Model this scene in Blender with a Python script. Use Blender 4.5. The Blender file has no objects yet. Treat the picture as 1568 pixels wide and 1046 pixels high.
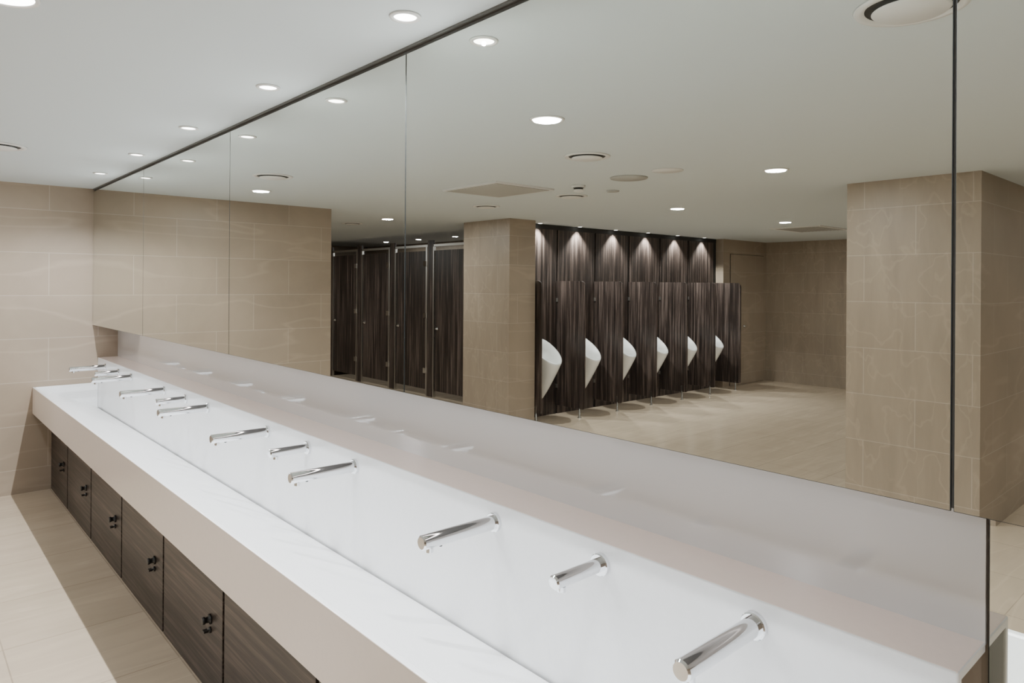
import bpy, bmesh, math
from mathutils import Vector, Matrix
D=1.3; CH=1.7215; H=2.525
S=bpy.context.scene
def zz(v): return CH+D*v
def rx(xv): return 2*D-D*xv      # mirrored (virtual) coordinate -> real x

# ---------------------------------------------------------------- materials
def new(name):
    m=bpy.data.materials.new(name); m.use_nodes=True
    n=m.node_tree.nodes; l=m.node_tree.links
    return m,n,l,n['Principled BSDF']
def simple(name,col,rough=.5,metal=0.,noise=0.,nscale=8.,spec=.5,coat=0.):
    m,n,l,b=new(name)
    b.inputs['Roughness'].default_value=rough; b.inputs['Metallic'].default_value=metal
    b.inputs['Specular IOR Level'].default_value=spec
    b.inputs['Coat Weight'].default_value=coat
    if noise>0:
        tc=n.new('ShaderNodeTexCoord'); t=n.new('ShaderNodeTexNoise'); t.inputs['Scale'].default_value=nscale
        l.new(tc.outputs['Object'],t.inputs['Vector'])
        r=n.new('ShaderNodeValToRGB')
        r.color_ramp.elements[0].position=.3; r.color_ramp.elements[1].position=.7
        r.color_ramp.elements[0].color=(*[c*(1-noise) for c in col],1)
        r.color_ramp.elements[1].color=(*[min(1,c*(1+noise)) for c in col],1)
        l.new(t.outputs['Fac'],r.inputs['Fac']); l.new(r.outputs['Color'],b.inputs['Base Color'])
    else: b.inputs['Base Color'].default_value=(*col,1)
    return m
def tile(name,c1,c2,grout,bw,rh,mort,offset,floor=False,zoff=0.,xoff=0.,rough=.45,vein=.25):
    m,n,l,b=new(name)
    tc=n.new('ShaderNodeTexCoord'); sp=n.new('ShaderNodeSeparateXYZ'); l.new(tc.outputs['Object'],sp.inputs[0])
    cb=n.new('ShaderNodeCombineXYZ')
    if floor:
        a1=n.new('ShaderNodeMath');a1.operation='ADD';a1.inputs[1].default_value=50+xoff;l.new(sp.outputs[0],a1.inputs[0])
        a2=n.new('ShaderNodeMath');a2.operation='ADD';a2.inputs[1].default_value=50+zoff;l.new(sp.outputs[1],a2.inputs[0])
    else:
        a0=n.new('ShaderNodeMath');a0.operation='ADD';l.new(sp.outputs[0],a0.inputs[0]);l.new(sp.outputs[1],a0.inputs[1])
        a1=n.new('ShaderNodeMath');a1.operation='ADD';a1.inputs[1].default_value=50+xoff;l.new(a0.outputs[0],a1.inputs[0])
        a2=n.new('ShaderNodeMath');a2.operation='ADD';a2.inputs[1].default_value=10*rh+zoff;l.new(sp.outputs[2],a2.inputs[0])
    l.new(a1.outputs[0],cb.inputs[0]); l.new(a2.outputs[0],cb.inputs[1])
    br=n.new('ShaderNodeTexBrick'); l.new(cb.outputs[0],br.inputs['Vector'])
    br.offset=offset; br.inputs['Scale'].default_value=1; br.inputs['Brick Width'].default_value=bw
    br.inputs['Row Height'].default_value=rh; br.inputs['Mortar Size'].default_value=mort
    br.inputs['Mortar Smooth'].default_value=.1; br.inputs['Bias'].default_value=0
    br.inputs['Color1'].default_value=(*c1,1); br.inputs['Color2'].default_value=(*c2,1); br.inputs['Mortar'].default_value=(*grout,1)
    # stone clouding + thin diagonal veins
    mp=n.new('ShaderNodeMapping'); mp.inputs['Rotation'].default_value=(.5,.6,.7); mp.inputs['Scale'].default_value=(.9,4.5,.9)
    l.new(tc.outputs['Object'],mp.inputs[0])
    no=n.new('ShaderNodeTexNoise'); no.inputs['Scale'].default_value=1.6; no.inputs['Detail'].default_value=7; no.inputs['Roughness'].default_value=.6; no.inputs['Distortion'].default_value=.4
    l.new(mp.outputs[0],no.inputs['Vector'])
    rp=n.new('ShaderNodeValToRGB'); rp.color_ramp.elements[0].position=.3; rp.color_ramp.elements[1].position=.72
    k=1-vein*.6
    rp.color_ramp.elements[0].color=(k,k,k,1); rp.color_ramp.elements[1].color=(1.0,1.0,1.0,1)
    l.new(no.outputs['Fac'],rp.inputs[0])
    mx=n.new('ShaderNodeMix'); mx.data_type='RGBA'; mx.blend_type='MULTIPLY'; mx.inputs[0].default_value=1
    l.new(br.outputs['Color'],mx.inputs[6]); l.new(rp.outputs[0],mx.inputs[7])
    # thin lighter veins: iso-line of a noise stretched along one diagonal
    n2=n.new('ShaderNodeTexNoise'); n2.inputs['Scale'].default_value=.8; n2.inputs['Detail'].default_value=2.5; n2.inputs['Distortion'].default_value=.2
    mp2=n.new('ShaderNodeMapping'); mp2.inputs['Rotation'].default_value=(.62,.62,.1); mp2.inputs['Scale'].default_value=(.7,6,3.5)
    l.new(tc.outputs['Object'],mp2.inputs[0]); l.new(mp2.outputs[0],n2.inputs['Vector'])
    s1=n.new('ShaderNodeMath'); s1.operation='SUBTRACT'; s1.inputs[1].default_value=.52; l.new(n2.outputs['Fac'],s1.inputs[0])
    s2=n.new('ShaderNodeMath'); s2.operation='ABSOLUTE'; l.new(s1.outputs[0],s2.inputs[0])
    vr=n.new('ShaderNodeValToRGB'); vr.color_ramp.elements[0].position=.0; vr.color_ramp.elements[0].color=(1,1,1,1)
    vr.color_ramp.elements[1].position=.022; vr.color_ramp.elements[1].color=(0,0,0,1)
    l.new(s2.outputs[0],vr.inputs[0])
    vm=n.new('ShaderNodeMath'); vm.operation='MULTIPLY'; vm.inputs[1].default_value=vein*.7; l.new(vr.outputs[0],vm.inputs[0])
    m2=n.new('ShaderNodeMix'); m2.data_type='RGBA'; l.new(vm.outputs[0],m2.inputs[0]); l.new(mx.outputs[2],m2.inputs[6])
    m2.inputs[7].default_value=(*[min(1,c*1.4) for c in c2],1)
    l.new(m2.outputs[2],b.inputs['Base Color'])
    b.inputs['Roughness'].default_value=rough
    bp=n.new('ShaderNodeBump'); bp.inputs['Strength'].default_value=.25; bp.inputs['Distance'].default_value=.003; bp.invert=True
    l.new(br.outputs['Fac'],bp.inputs['Height']); l.new(bp.outputs[0],b.inputs['Normal'])
    return m
def wood(name,scale,dark,mid,light,rough=.4):
    m,n,l,b=new(name)
    tc=n.new('ShaderNodeTexCoord'); mp=n.new('ShaderNodeMapping'); mp.inputs['Scale'].default_value=scale
    l.new(tc.outputs['Object'],mp.inputs[0])
    no=n.new('ShaderNodeTexNoise'); no.inputs['Scale'].default_value=1; no.inputs['Detail'].default_value=5; no.inputs['Roughness'].default_value=.65
    l.new(mp.outputs[0],no.inputs['Vector'])
    r=n.new('ShaderNodeValToRGB'); e=r.color_ramp.elements
    e[0].position=.36; e[0].color=(*dark,1); e[1].position=.66; e[1].color=(*light,1)
    x=e.new(.5); x.color=(*mid,1)
    l.new(no.outputs['Fac'],r.inputs[0]); l.new(r.outputs[0],b.inputs['Base Color']); b.inputs['Roughness'].default_value=rough
    return m
def emis(name,col,s):
    m,n,l,b=new(name); b.inputs['Base Color'].default_value=(1,1,1,1)
    b.inputs['Emission Color'].default_value=(*col,1); b.inputs['Emission Strength'].default_value=s
    return m

M_tile=tile('stone_wall_tile',(.355,.283,.213),(.38,.305,.232),(.49,.41,.33),.72,.3536,.0026,.5,zoff=-.196+.0,xoff=.1,vein=.33)
M_floor=tile('stone_floor_tile',(.55,.445,.33),(.58,.47,.35),(.40,.32,.235),.6,.6,.0028,.0,floor=True,rough=.22,vein=.22)
M_ceil=simple('ceiling_paint',(.645,.705,.73),.9)
M_solid=simple('white_solid_surface',(.83,.835,.84),.2,noise=.012,nscale=60)
M_fascia_bounce=simple('fascia_solid_painted_bounce',(.86,.765,.70),.2,noise=.01,nscale=60)  # white fascia with warm floor bounce painted into its colour
M_ledge_bounce=simple('ledge_solid_painted_bounce',(.90,.77,.70),.16,noise=.01,nscale=60)  # white ledge; pinkish bounce light and extra brightness put into the colour
M_panel=simple('white_back_painted_glass',(.66,.655,.65),.06,spec=.8,coat=.8)
M_mirror=simple('mirror_silver',(.78,.79,.735),.0,1.)
M_edge=simple('mirror_edge_glass',(.03,.033,.032),.5)
M_dark=simple('dark_shadow_gap',(.02,.02,.02),.6)
M_trim=simple('grey_metal_trim',(.15,.15,.145),.6)
M_chrome=simple('chrome',(.80,.81,.83),.07,1.)
M_black=simple('black_plastic',(.008,.008,.008),.35)
M_white=simple('white_plastic',(.75,.75,.74),.4)
M_grey=simple('grey_plastic',(.42,.42,.40),.5)
M_cer=simple('white_ceramic',(.88,.88,.86),.08,coat=.5)
M_woodv=wood('dark_wood_laminate_vertical',(38,38,1.0),(.014,.010,.0085),(.044,.031,.026),(.165,.124,.107))
M_woodh=wood('dark_wood_laminate_horizontal',(70,1.6,70),(.012,.0085,.007),(.033,.024,.0195),(.105,.078,.065))
M_alu=simple('satin_aluminium',(.60,.58,.55),.4,1.)
M_led=emis('led_lens',(1,.98,.95),14)

# ---------------------------------------------------------------- mesh builder
class MB:
    def __init__(s,name): s.n=name; s.bm=bmesh.new(); s.m=[]
    def mi(s,m):
        if m not in s.m: s.m.append(m)
        return s.m.index(m)
    def box(s,x0,x1,y0,y1,z0,z1,m):
        x0,x1=sorted((x0,x1));y0,y1=sorted((y0,y1));z0,z1=sorted((z0,z1))
        v=[s.bm.verts.new(p) for p in [(x0,y0,z0),(x1,y0,z0),(x1,y1,z0),(x0,y1,z0),(x0,y0,z1),(x1,y0,z1),(x1,y1,z1),(x0,y1,z1)]]
        for f in [(0,3,2,1),(4,5,6,7),(0,1,5,4),(1,2,6,5),(2,3,7,6),(3,0,4,7)]:
            s.bm.faces.new([v[i] for i in f]).material_index=s.mi(m)
    def prism(s,pts,axis,a,b,m,alt=None):
        def P(p,t):
            return {'y':(p[0],t,p[1]),'x':(t,p[0],p[1]),'z':(p[0],p[1],t)}[axis]
        A=[s.bm.verts.new(P(p,a)) for p in pts];B=[s.bm.verts.new(P(p,b)) for p in pts];k=len(pts)
        fs=[s.bm.faces.new(A),s.bm.faces.new(B[::-1])]
        for i in range(k): fs.append(s.bm.faces.new([A[i],B[i],B[(i+1)%k],A[(i+1)%k]]))
        for f in fs:f.material_index=s.mi(m)
        if alt:
            for i,mm in alt.items(): fs[2+i].material_index=s.mi(mm)
    def lathe(s,org,axis,prof,m,seg=32,smooth=True,caps=True):
        ax=Vector(axis).normalized(); u=ax.orthogonal().normalized(); w=ax.cross(u); o=Vector(org)
        rings=[]
        for p in prof:
            rings.append([s.bm.verts.new(o+ax*p[0]+(u*math.cos(2*math.pi*i/seg)+w*math.sin(2*math.pi*i/seg))*max(p[1],1e-5)) for i in range(seg)])
        for k in range(len(rings)-1):
            mm=prof[k+1][2] if len(prof[k+1])>2 else m
            for i in range(seg):
                f=s.bm.faces.new([rings[k][i],rings[k][(i+1)%seg],rings[k+1][(i+1)%seg],rings[k+1][i]])
                f.material_index=s.mi(mm); f.smooth=smooth
        if caps:
            f=s.bm.faces.new(rings[0][::-1]);f.material_index=s.mi(m)
            mm=prof[-1][2] if len(prof[-1])>2 else m
            f=s.bm.faces.new(rings[-1]);f.material_index=s.mi(mm)
    def done(s,bevel=0,autosmooth=False):
        bmesh.ops.recalc_face_normals(s.bm,faces=s.bm.faces[:])
        me=bpy.data.meshes.new(s.n); s.bm.to_mesh(me); s.bm.free()
        for m in s.m: me.materials.append(m)
        o=bpy.data.objects.new(s.n,me); S.collection.objects.link(o)
        if bevel:
            b=o.modifiers.new('bevel','BEVEL'); b.width=bevel; b.segments=3; b.limit_method='ANGLE'
        return o

COOL=(.935,.97,1.0)
def lamp(parent,kind,x,y,z,power,size,spot=None,col=COOL,blend=.8):
    ld=bpy.data.lights.new('lamp',kind); ld.energy=power; ld.color=col
    if kind=='AREA': ld.shape='DISK'; ld.size=size
    else: ld.shadow_soft_size=size
    if kind=='SPOT': ld.spot_size=math.radians(spot); ld.spot_blend=blend
    o=bpy.data.objects.new('lamp',ld); S.collection.objects.link(o); o.location=(x,y,z); o.parent=parent
    return o

YF=5.29*D      # far wall (6.877)
YE=.285*D      # near end of counter
XM=1.3; XR=1.15*D; XT=1.342
YU=5.05*D; XB=-9.39
def shell(name,*boxes,m=None):
    b=MB(name)
    for q in boxes: b.box(*q,m or M_tile)
    return b.done()
shell('floor',(XB-.1,1.8,-2.6,13.6,-.1,0),m=M_floor)
shell('ceiling',(XB-.1,1.8,-2.6,13.6,H,H+.1),m=M_ceil)
shell('wall_far',(-.932,1.8,YF,13.5,0,H))
shell('wall_right',(XR+.015,1.8,-2.5,YF,0,H))
shell('wall_near',(XB,1.8,-2.6,-2.5,0,H))
shell('wall_left',(XB-.1,XB,-2.5,6.6,0,H))
shell('wall_corridor_end',(-5.3,-.932,13.5,13.6,0,H))
shell('wall_urinals',(XB,-3.42,YU+.03,YU+.15,0,H))
shell('wall_cubicles',(-5.3,-5.2,YU+.15,13.5,0,H))
shell('tiled_column',(rx(4.60),rx(4.27),4.82*D,5.51*D,0,H))
shell('wall_pier',(rx(4.60)-.25,rx(4.60),YU+.15,5.51*D,0,H))
shell('wall_end_pillar',(rx(5.35),rx(4.28),1.09*D,1.78*D,0,H))
b=MB('wall_service'); y=4.95*D
x1=rx(8.12)
b.box(XB,x1,y,YU+.03,0,H,M_tile); b.done()
b=MB('door_1'); dx0=rx(9.15);dx1=rx(8.28)
b.box(dx0,dx1,y-.006,y-.001,.01,2.28,M_dark)
b.box(dx0+.008,dx1-.008,y-.012,y-.006,.012,2.272,M_tile)
b.lathe((dx1-.45,y-.012,1.02),(0,-1,0),[(0,.022),(.012,.022),(.014,.014),(.03,.014)],M_alu,20)
b.done()

# ---------------------------------------------------------------- wash trough
zt=zz(-.6648); zb=zz(-.8262); xf=.6722*D
b=MB('wash_trough_counter')
zf=.641
b.prism([(xf,zf),(xf,zt),(xf+.016,zt),(xf+.024,zt-.006),(XT-.009,zb),(XT-.009,zb-.02),(xf+.024,zt-.03),(xf+.02,zf)],'y',YE,YF-.001,M_solid,{0:M_fascia_bounce})
for ya,yb in ((YE,YE+.02),(YF-.021,YF-.001)):
    b.prism([(xf+.02,zf),(xf+.02,zt),(XT-.001,zt),(XT-.001,zf)],'y',ya,yb,M_solid)
b.box(XT-.009,XT-.001,YE+.02,YF-.02,zb-.03,zb-.025,M_dark)
b.done(.0025)
b=MB('wall_tap_ledge')
zl=zz(-.4984)
b.prism([(XT,.60),(XT,zl),(XR+.004,zl),(XR+.004,zl-.02),(XT+.02,zl-.02),(XT+.02,.60)],'y',YE,YF-.001,M_solid,{1:M_ledge_bounce})
b.done(.004)
b=MB('wall_splashback_panel')
b.box(XR,XR+.014,YE,YF-.001,zl-.006,1.3525,M_panel); b.done()
b=MB('vanity_cabinet')
xc=.7745*D
b.box(xc+.02,XT-.005,YE+.02,YF-.002,.002,.60,M_dark)
ys=[YE+.02,.93*D,1.565*D,2.20*D,2.835*D,3.47*D,4.105*D,4.74*D,YF-.002]
for i in range(len(ys)-1):
    b.box(xc,xc+.019,ys[i]+(.011 if i else 0),ys[i+1]-(.011 if i<len(ys)-2 else 0),.004,.60,M_woodh)
for i in range(len(ys)-1):
    yk=min(ys[i]+.15,ys[i+1]-.1); zk=.315
    b.lathe((xc,yk,zk),(-1,0,0),[(0,.021),(.006,.021),(.008,.013),(.02,.012),(.026,.016),(.036,.015)],M_black,20)
    b.lathe((xc,yk,zk-.045),(-1,0,0),[(0,.013),(.006,.013),(.007,.005),(.014,.005)],M_black,16)
    b.box(xc-.03,xc-.012,yk-.012,yk+.012,zk-.049,zk-.041,M_black)
b.done()

# ---------------------------------------------------------------- mirrored cabinets
zm0=zz(-.2823); zm1=zz(.600)
b=MB('mirrored_wall_cabinet')
b.box(XM+.006,XR+.013,-2.49,YF-.002,zm0+.004,zm1,M_trim)
seams=[-2.49,-.97*D,.2845*D,1.5393*D,2.80*D,4.06*D,YF-.002]
for i in range(len(seams)-1):
    a=seams[i]+.0024; c=seams[i+1]-.0024
    b.box(XM+.0004,XM+.0055,a,c,zm0,zm1,M_edge)
    b.box(XM,XM+.0004,a+.0008,c-.0008,zm0+.001,zm1-.001,M_mirror)
# invented LED strip under the cabinets' front edge, added to brighten the ledge
b.box(XM+.022,XM+.040,YE+.02,YF-.05,zm0-.004,zm0+.0035,M_white)
o=b.done()
L=lamp(o,'AREA',XM+.031,(YE+YF)/2,zm0-.006,2.6,.01,col=(1,.88,.82))
L.data.shape='RECTANGLE'; L.data.size=.012; L.data.size_y=YF-YE-.12
b=MB('full_height_mirror')
b.box(XR+.004,XR+.014,-2.49,YE-.004,.01,1.353,M_edge)
b.box(XR+.002,XR+.004,-2.488,YE-.006,.012,1.351,M_mirror)
b.done()
b=MB('trim_1')
b.box(XM-.004,XM+.01,-2.49,YF-.002,H-.008,H-.0005,M_trim)
b.box(XM+.01,XR+.014,-2.49,YF-.002,zm1+.001,H-.0005,M_trim)
b.done()

# ---------------------------------------------------------------- taps and soap dispensers
ztap=zz(-.541)
def tap(name,y,L,r):
    b=MB(name)
    o=(XT-.0005,y,ztap)
    b.lathe(o,(-1,0,0),[(0,.0285),(.010,.0285),(.0125,.026),(.0125,r),(.02,r),(L-.004,r),(L,r-.004)],M_chrome,40)
    b.lathe((XT-L+.028,y,ztap-r+.003),(0,0,-1),[(0,.0115),(.012,.0115),(.0125,.009),(.009,.008)],M_chrome,24)
    if L>.2:
        b.lathe((XT-L+.065,y,ztap-r+.001),(0,0,-1),[(0,.006),(.0035,.005)],M_black,16)
    o=b.done()
    for p in o.data.polygons: p.use_smooth=True
    bv=o.modifiers.new('es','EDGE_SPLIT'); bv.split_angle=math.radians(35)
for k in range(8): 
    y=(.569+.64*k)*D
    if y<YF-.06: tap('wall_mounted_tap',y,.264,.0205)
for k in range(4):
    tap('soap_dispenser',(.891+1.27*k)*D,.172,.0175)

# ---------------------------------------------------------------- urinals
def urinal(x):
    b=MB('wall_urinal'); bm=b.bm; seg=40
    yw=YU-.001
    top=Vector((0,0,1.03)); tip=Vector((0,-.40,.72)); c=(top+tip)/2; hv=(tip-top)/2
    def ring(sc):
        vs=[]
        for i in range(seg):
            a=2*math.pi*i/seg
            ca=math.cos(a);sa=math.sin(a)
            w=.185*(1 if ca<0 else 1-.2*ca*ca)
            sw=math.copysign(abs(sa)**.75,sa)
            p=c+hv*ca*sc+Vector((w*sw*sc,0,0))
            vs.append(p)
        return vs
    rim=ring(1); inn=ring(.9)
    bot=Vector((0,-.05,.27))
    rings=[]
    for t,s in ((0,1),(.03,1.0),(.15,.93),(.35,.79),(.55,.64),(.75,.48),(.92,.32),(1.0,.22)):
        R=[]
        for p in rim:
            q=(p-c)*s+ c.lerp(bot,t)
            q.y=min(q.y,0); R.append(q)
        rings.append(R)
    outer=[[bm.verts.new((x+p.x,yw+p.y,p.z)) for p in R] for R in rings]
    ib=Vector((0,-.10,.50)); inner=[]
    for t,s in ((0,1),(.25,.93),(.55,.78),(.85,.5),(1,.1)):
        R=[]
        for p in inn:
            q=(p-c)*s+c.lerp(ib,t)+Vector((0,0,-.004)); q.y=min(q.y,-.012); R.append(bm.verts.new((x+q.x,yw+q.y,q.z)))
        inner.append(R)
    loops=outer[::-1]+inner
    for A,B in zip(loops[:-1],loops[1:]):
        for i in range(seg):
            f=bm.faces.new([A[i],A[(i+1)%seg],B[(i+1)%seg],B[i]]); f.material_index=b.mi(M_cer); f.smooth=True
    f=bm.faces.new(loops[0]);f.material_index=0; f=bm.faces.new(loops[-1]);f.material_index=0
    b.lathe((x,yw,1.13),(0,-1,0),[(0,.024),(.006,.024),(.008,.018),(.012,.018)],M_chrome,20)
    b.done()
p0=5.13; dp=.584
for k in range(6): urinal(rx(p0-dp/2+dp*k))
def screen(x,y0=4.655*D):
    b=MB('urinal_screen'); y1=YU-.002; zt=CH+.055; zb=.12; r=.07
    pts=[(y1,zb),(y1,zt)]
    for i in range(7):
        a=math.pi/2+ i*math.pi/12
        pts.append((y0+r+r*math.cos(a),zt-r+r*math.sin(a)))
    for i in range(4):
        a=math.pi+i*math.pi/6; pts.append((y0+.03+.03*math.cos(a),zb+.03+.03*math.sin(a)))
    b.prism(pts,'x',x-.0095,x+.0095,M_woodv)
    yl=y0+.09
    b.lathe((x,yl,0),(0,0,1),[(0,.026),(.008,.026),(.01,.013),(.17,.013),(.2,.013)],M_chrome,16)
    b.box(x-.018,x+.018,yl-.014,yl+.014,.13,.215,M_chrome)
    for z in (.35,1.5): b.box(x-.016,x+.016,y1-.03,y1,z,z+.05,M_alu)
    b.done()
screen(rx(4.60)-.03,4.75*D)
for k in range(0,6):
    screen(rx(p0+dp*k))
b=MB('urinal_wall_panelling')
b.box(rx(8.12)+.001,rx(4.61),YU+.016,YU+.029,0.0,2.46,M_dark)
edges=[4.61]+[p0+dp*k for k in range(6)]+[8.11]
for a,c in zip(edges[:-1],edges[1:]):
    if c-a<.1: continue
    b.box(rx(c)+.018,rx(a)-.018,YU,YU+.016,.0,2.46,M_woodv)
b.box(rx(8.11),rx(4.61),YU+.004,YU+.029,2.46,H-.001,M_dark)
b.done()

# ---------------------------------------------------------------- toilet cubicles
xs=rx(4.75); pitch=.83*D; y0=5.96*D-.10
def cubicle(i):
    a=y0+i*pitch; b=MB('toilet_cubicle')
    hz=2.30
    if i==0: b.box(xs-.03,xs-.008,5.51*D+.002,a-.004,.1,hz-.06,M_woodv)
    b.box(-5.19,xs-.03,a,a+.02,.12,2.2,M_woodv)              # dividing panel
    b.box(xs-.03,xs,a+.0,a+.15,.0,hz+.1,M_woodv)           # pilaster
    b.box(xs-.034,xs+.004,a+.15,a+.19,.0,hz,M_alu)             # edge strip
    b.box(xs-.036,xs-.014,a+.205,a+pitch-.03,.1,hz-.06,M_woodv)   # door
    b.box(xs-.034,xs+.002,a+pitch-.022,a+pitch-.001,.0,hz,M_alu)
    for z in (.35,1.2,2.0): b.box(xs-.02,xs+.014,a+.165,a+.24,z,z+.08,M_chrome)
    b.lathe((xs-.014,a+pitch-.10,1.05),(1,0,0),[(0,.024),(.01,.024),(.012,.012),(.04,.012)],M_chrome,18)
    b.box(xs-.03,xs-.005,a+.0,a+pitch,hz+.0,hz+.035,M_alu)      # head rail
    b.done()
for i in range(5): cubicle(i)

# ---------------------------------------------------------------- ceiling fittings + lamps
def downlight(x,y,r,power,kind='AREA'):
    b=MB('recessed_downlight')
    z=H-.0005
    b.lathe((x,y,z),(0,0,-1),[(0,r+.014),(.005,r+.012),(.006,r+.002),(.002,r,M_white),(.0021,.001,M_led)],M_white,40)
    o=b.done(); lamp(o,kind,x,y,H-.009 if kind=='AREA' else H-.0105,power,r*1.8 if kind=='AREA' else .007,spot=150,blend=.5)
def diffuser(x,y,r):
    b=MB('ceiling_air_diffuser'); z=H-.0005
    b.lathe((x,y,z),(0,0,-1),[(0,r),(.006,r-.004),(.008,r-.022),(.001,r-.03),(.0008,r-.05,M_dark),(.012,r-.048,M_dark),(.018,r-.055,M_white),(.02,.001,M_white)],M_white,48)
    b.done()
def plate(name,x,y,r,m,t=.008):
    b=MB(name); b.lathe((x,y,H-.0005),(0,0,-1),[(0,r),(t,r-.003),(t+.001,.001)],m,40); b.done()
SM=102; BG=21
for k in range(-2,5):
    downlight(.8828*D,(1.3793+.7819*k)*D-.02,.034,SM,'SPOT')
for (x,y) in [(.18,1.85),(.16,4.58),(-1.5,5.69),(-1.49,1.82),(-2.67,3.26),(-4.38,3.23),(-5.9,3.23),(-1.5,8.2),(-5.3,1.2),(.18,-.9),(-1.5,-.7),(-3.6,-.3),(-5.5,-.6)]:
    downlight(x*D,y*D,.072,BG*(.55 if x>0 and y>0 else 1.6 if y>5 else 1))
for i in (0,1,2,3):
    downlight(-4.4,y0+(i+.5)*pitch,.05,16)
for k in range(6):
    x=rx(4.84+.584*k); b=MB('wall_washer_downlight')
    b.lathe((x,YU-.06,H-.0005),(0,0,-1),[(0,.038),(.005,.036),(.003,.028),(.0031,.001,M_led)],M_white,28)
    o=b.done(); lamp(o,'SPOT',x,YU-.06,H-.03,150,.018,spot=100,blend=.8)
for (x,y,r) in [(.36,3.91,.145),(.33,.56,.15),(-.485,2.25,.145),(-1.51,3.32,.145),(-1.5,4.23,.14),(-1.51,6.38,.14)]:
    diffuser(x*D,y*D,r)
plate('ceiling_speaker',-1.15*D,2.53*D,.14,M_grey)
plate('ceiling_speaker',-1.10*D,2.23*D,.11,M_white,.004)
plate('ceiling_sensor',-1.51*D,2.95*D,.055,M_grey)
b=MB('smoke_detector'); x,y=-1.17*D,2.94*D
b.lathe((x,y,H-.0005),(0,0,-1),[(0,.055),(.015,.055),(.02,.045),(.022,.038,M_black),(.034,.038,M_black),(.036,.045,M_white),(.05,.04),(.055,.02)],M_white,32); b.done()
def hatch(name,x0,x1,y0,y1):
    b=MB(name); z=H-.0005
    b.box(x0,x1,y0,y1,z-.012,z,M_white)
    b.box(x0+.03,x1-.03,y0+.03,y1-.03,z-.016,z-.0121,M_grey)
    b.done()
hatch('ceiling_access_hatch',rx(3.17),rx(2.68),3.15*D,3.69*D)
b=MB('ceiling_return_grille'); x0,x1,y0g,y1g=rx(7.6),rx(6.95),3.15*D,3.7*D
b.box(x0,x1,y0g,y1g,H-.012,H-.0005,M_white)
for i in range(12):
    yy=y0g+.05+i*(y1g-y0g-.1)/12; b.box(x0+.04,x1-.04,yy,yy+.03,H-.016,H-.0121,M_grey)
b.done()

# ---------------------------------------------------------------- world + camera
w=bpy.data.worlds.new('world'); S.world=w; w.use_nodes=True
w.node_tree.nodes['Background'].inputs[0].default_value=(.8,.85,.9,1); w.node_tree.nodes['Background'].inputs[1].default_value=.05
cd=bpy.data.cameras.new('camera'); cam=bpy.data.objects.new('camera',cd); S.collection.objects.link(cam)
cd.sensor_width=36; cd.sensor_fit='HORIZONTAL'; cd.lens=1066.32/1568*36; cd.shift_y=-86.66/1568; cd.clip_start=.02
M=Matrix.Rotation(-.7288,4,'Z')@Matrix.Rotation(math.pi/2,4,'X')@Matrix.Rotation(.0062,4,'Z')
M.translation=(0,0,CH); cam.matrix_world=M
S.camera=cam
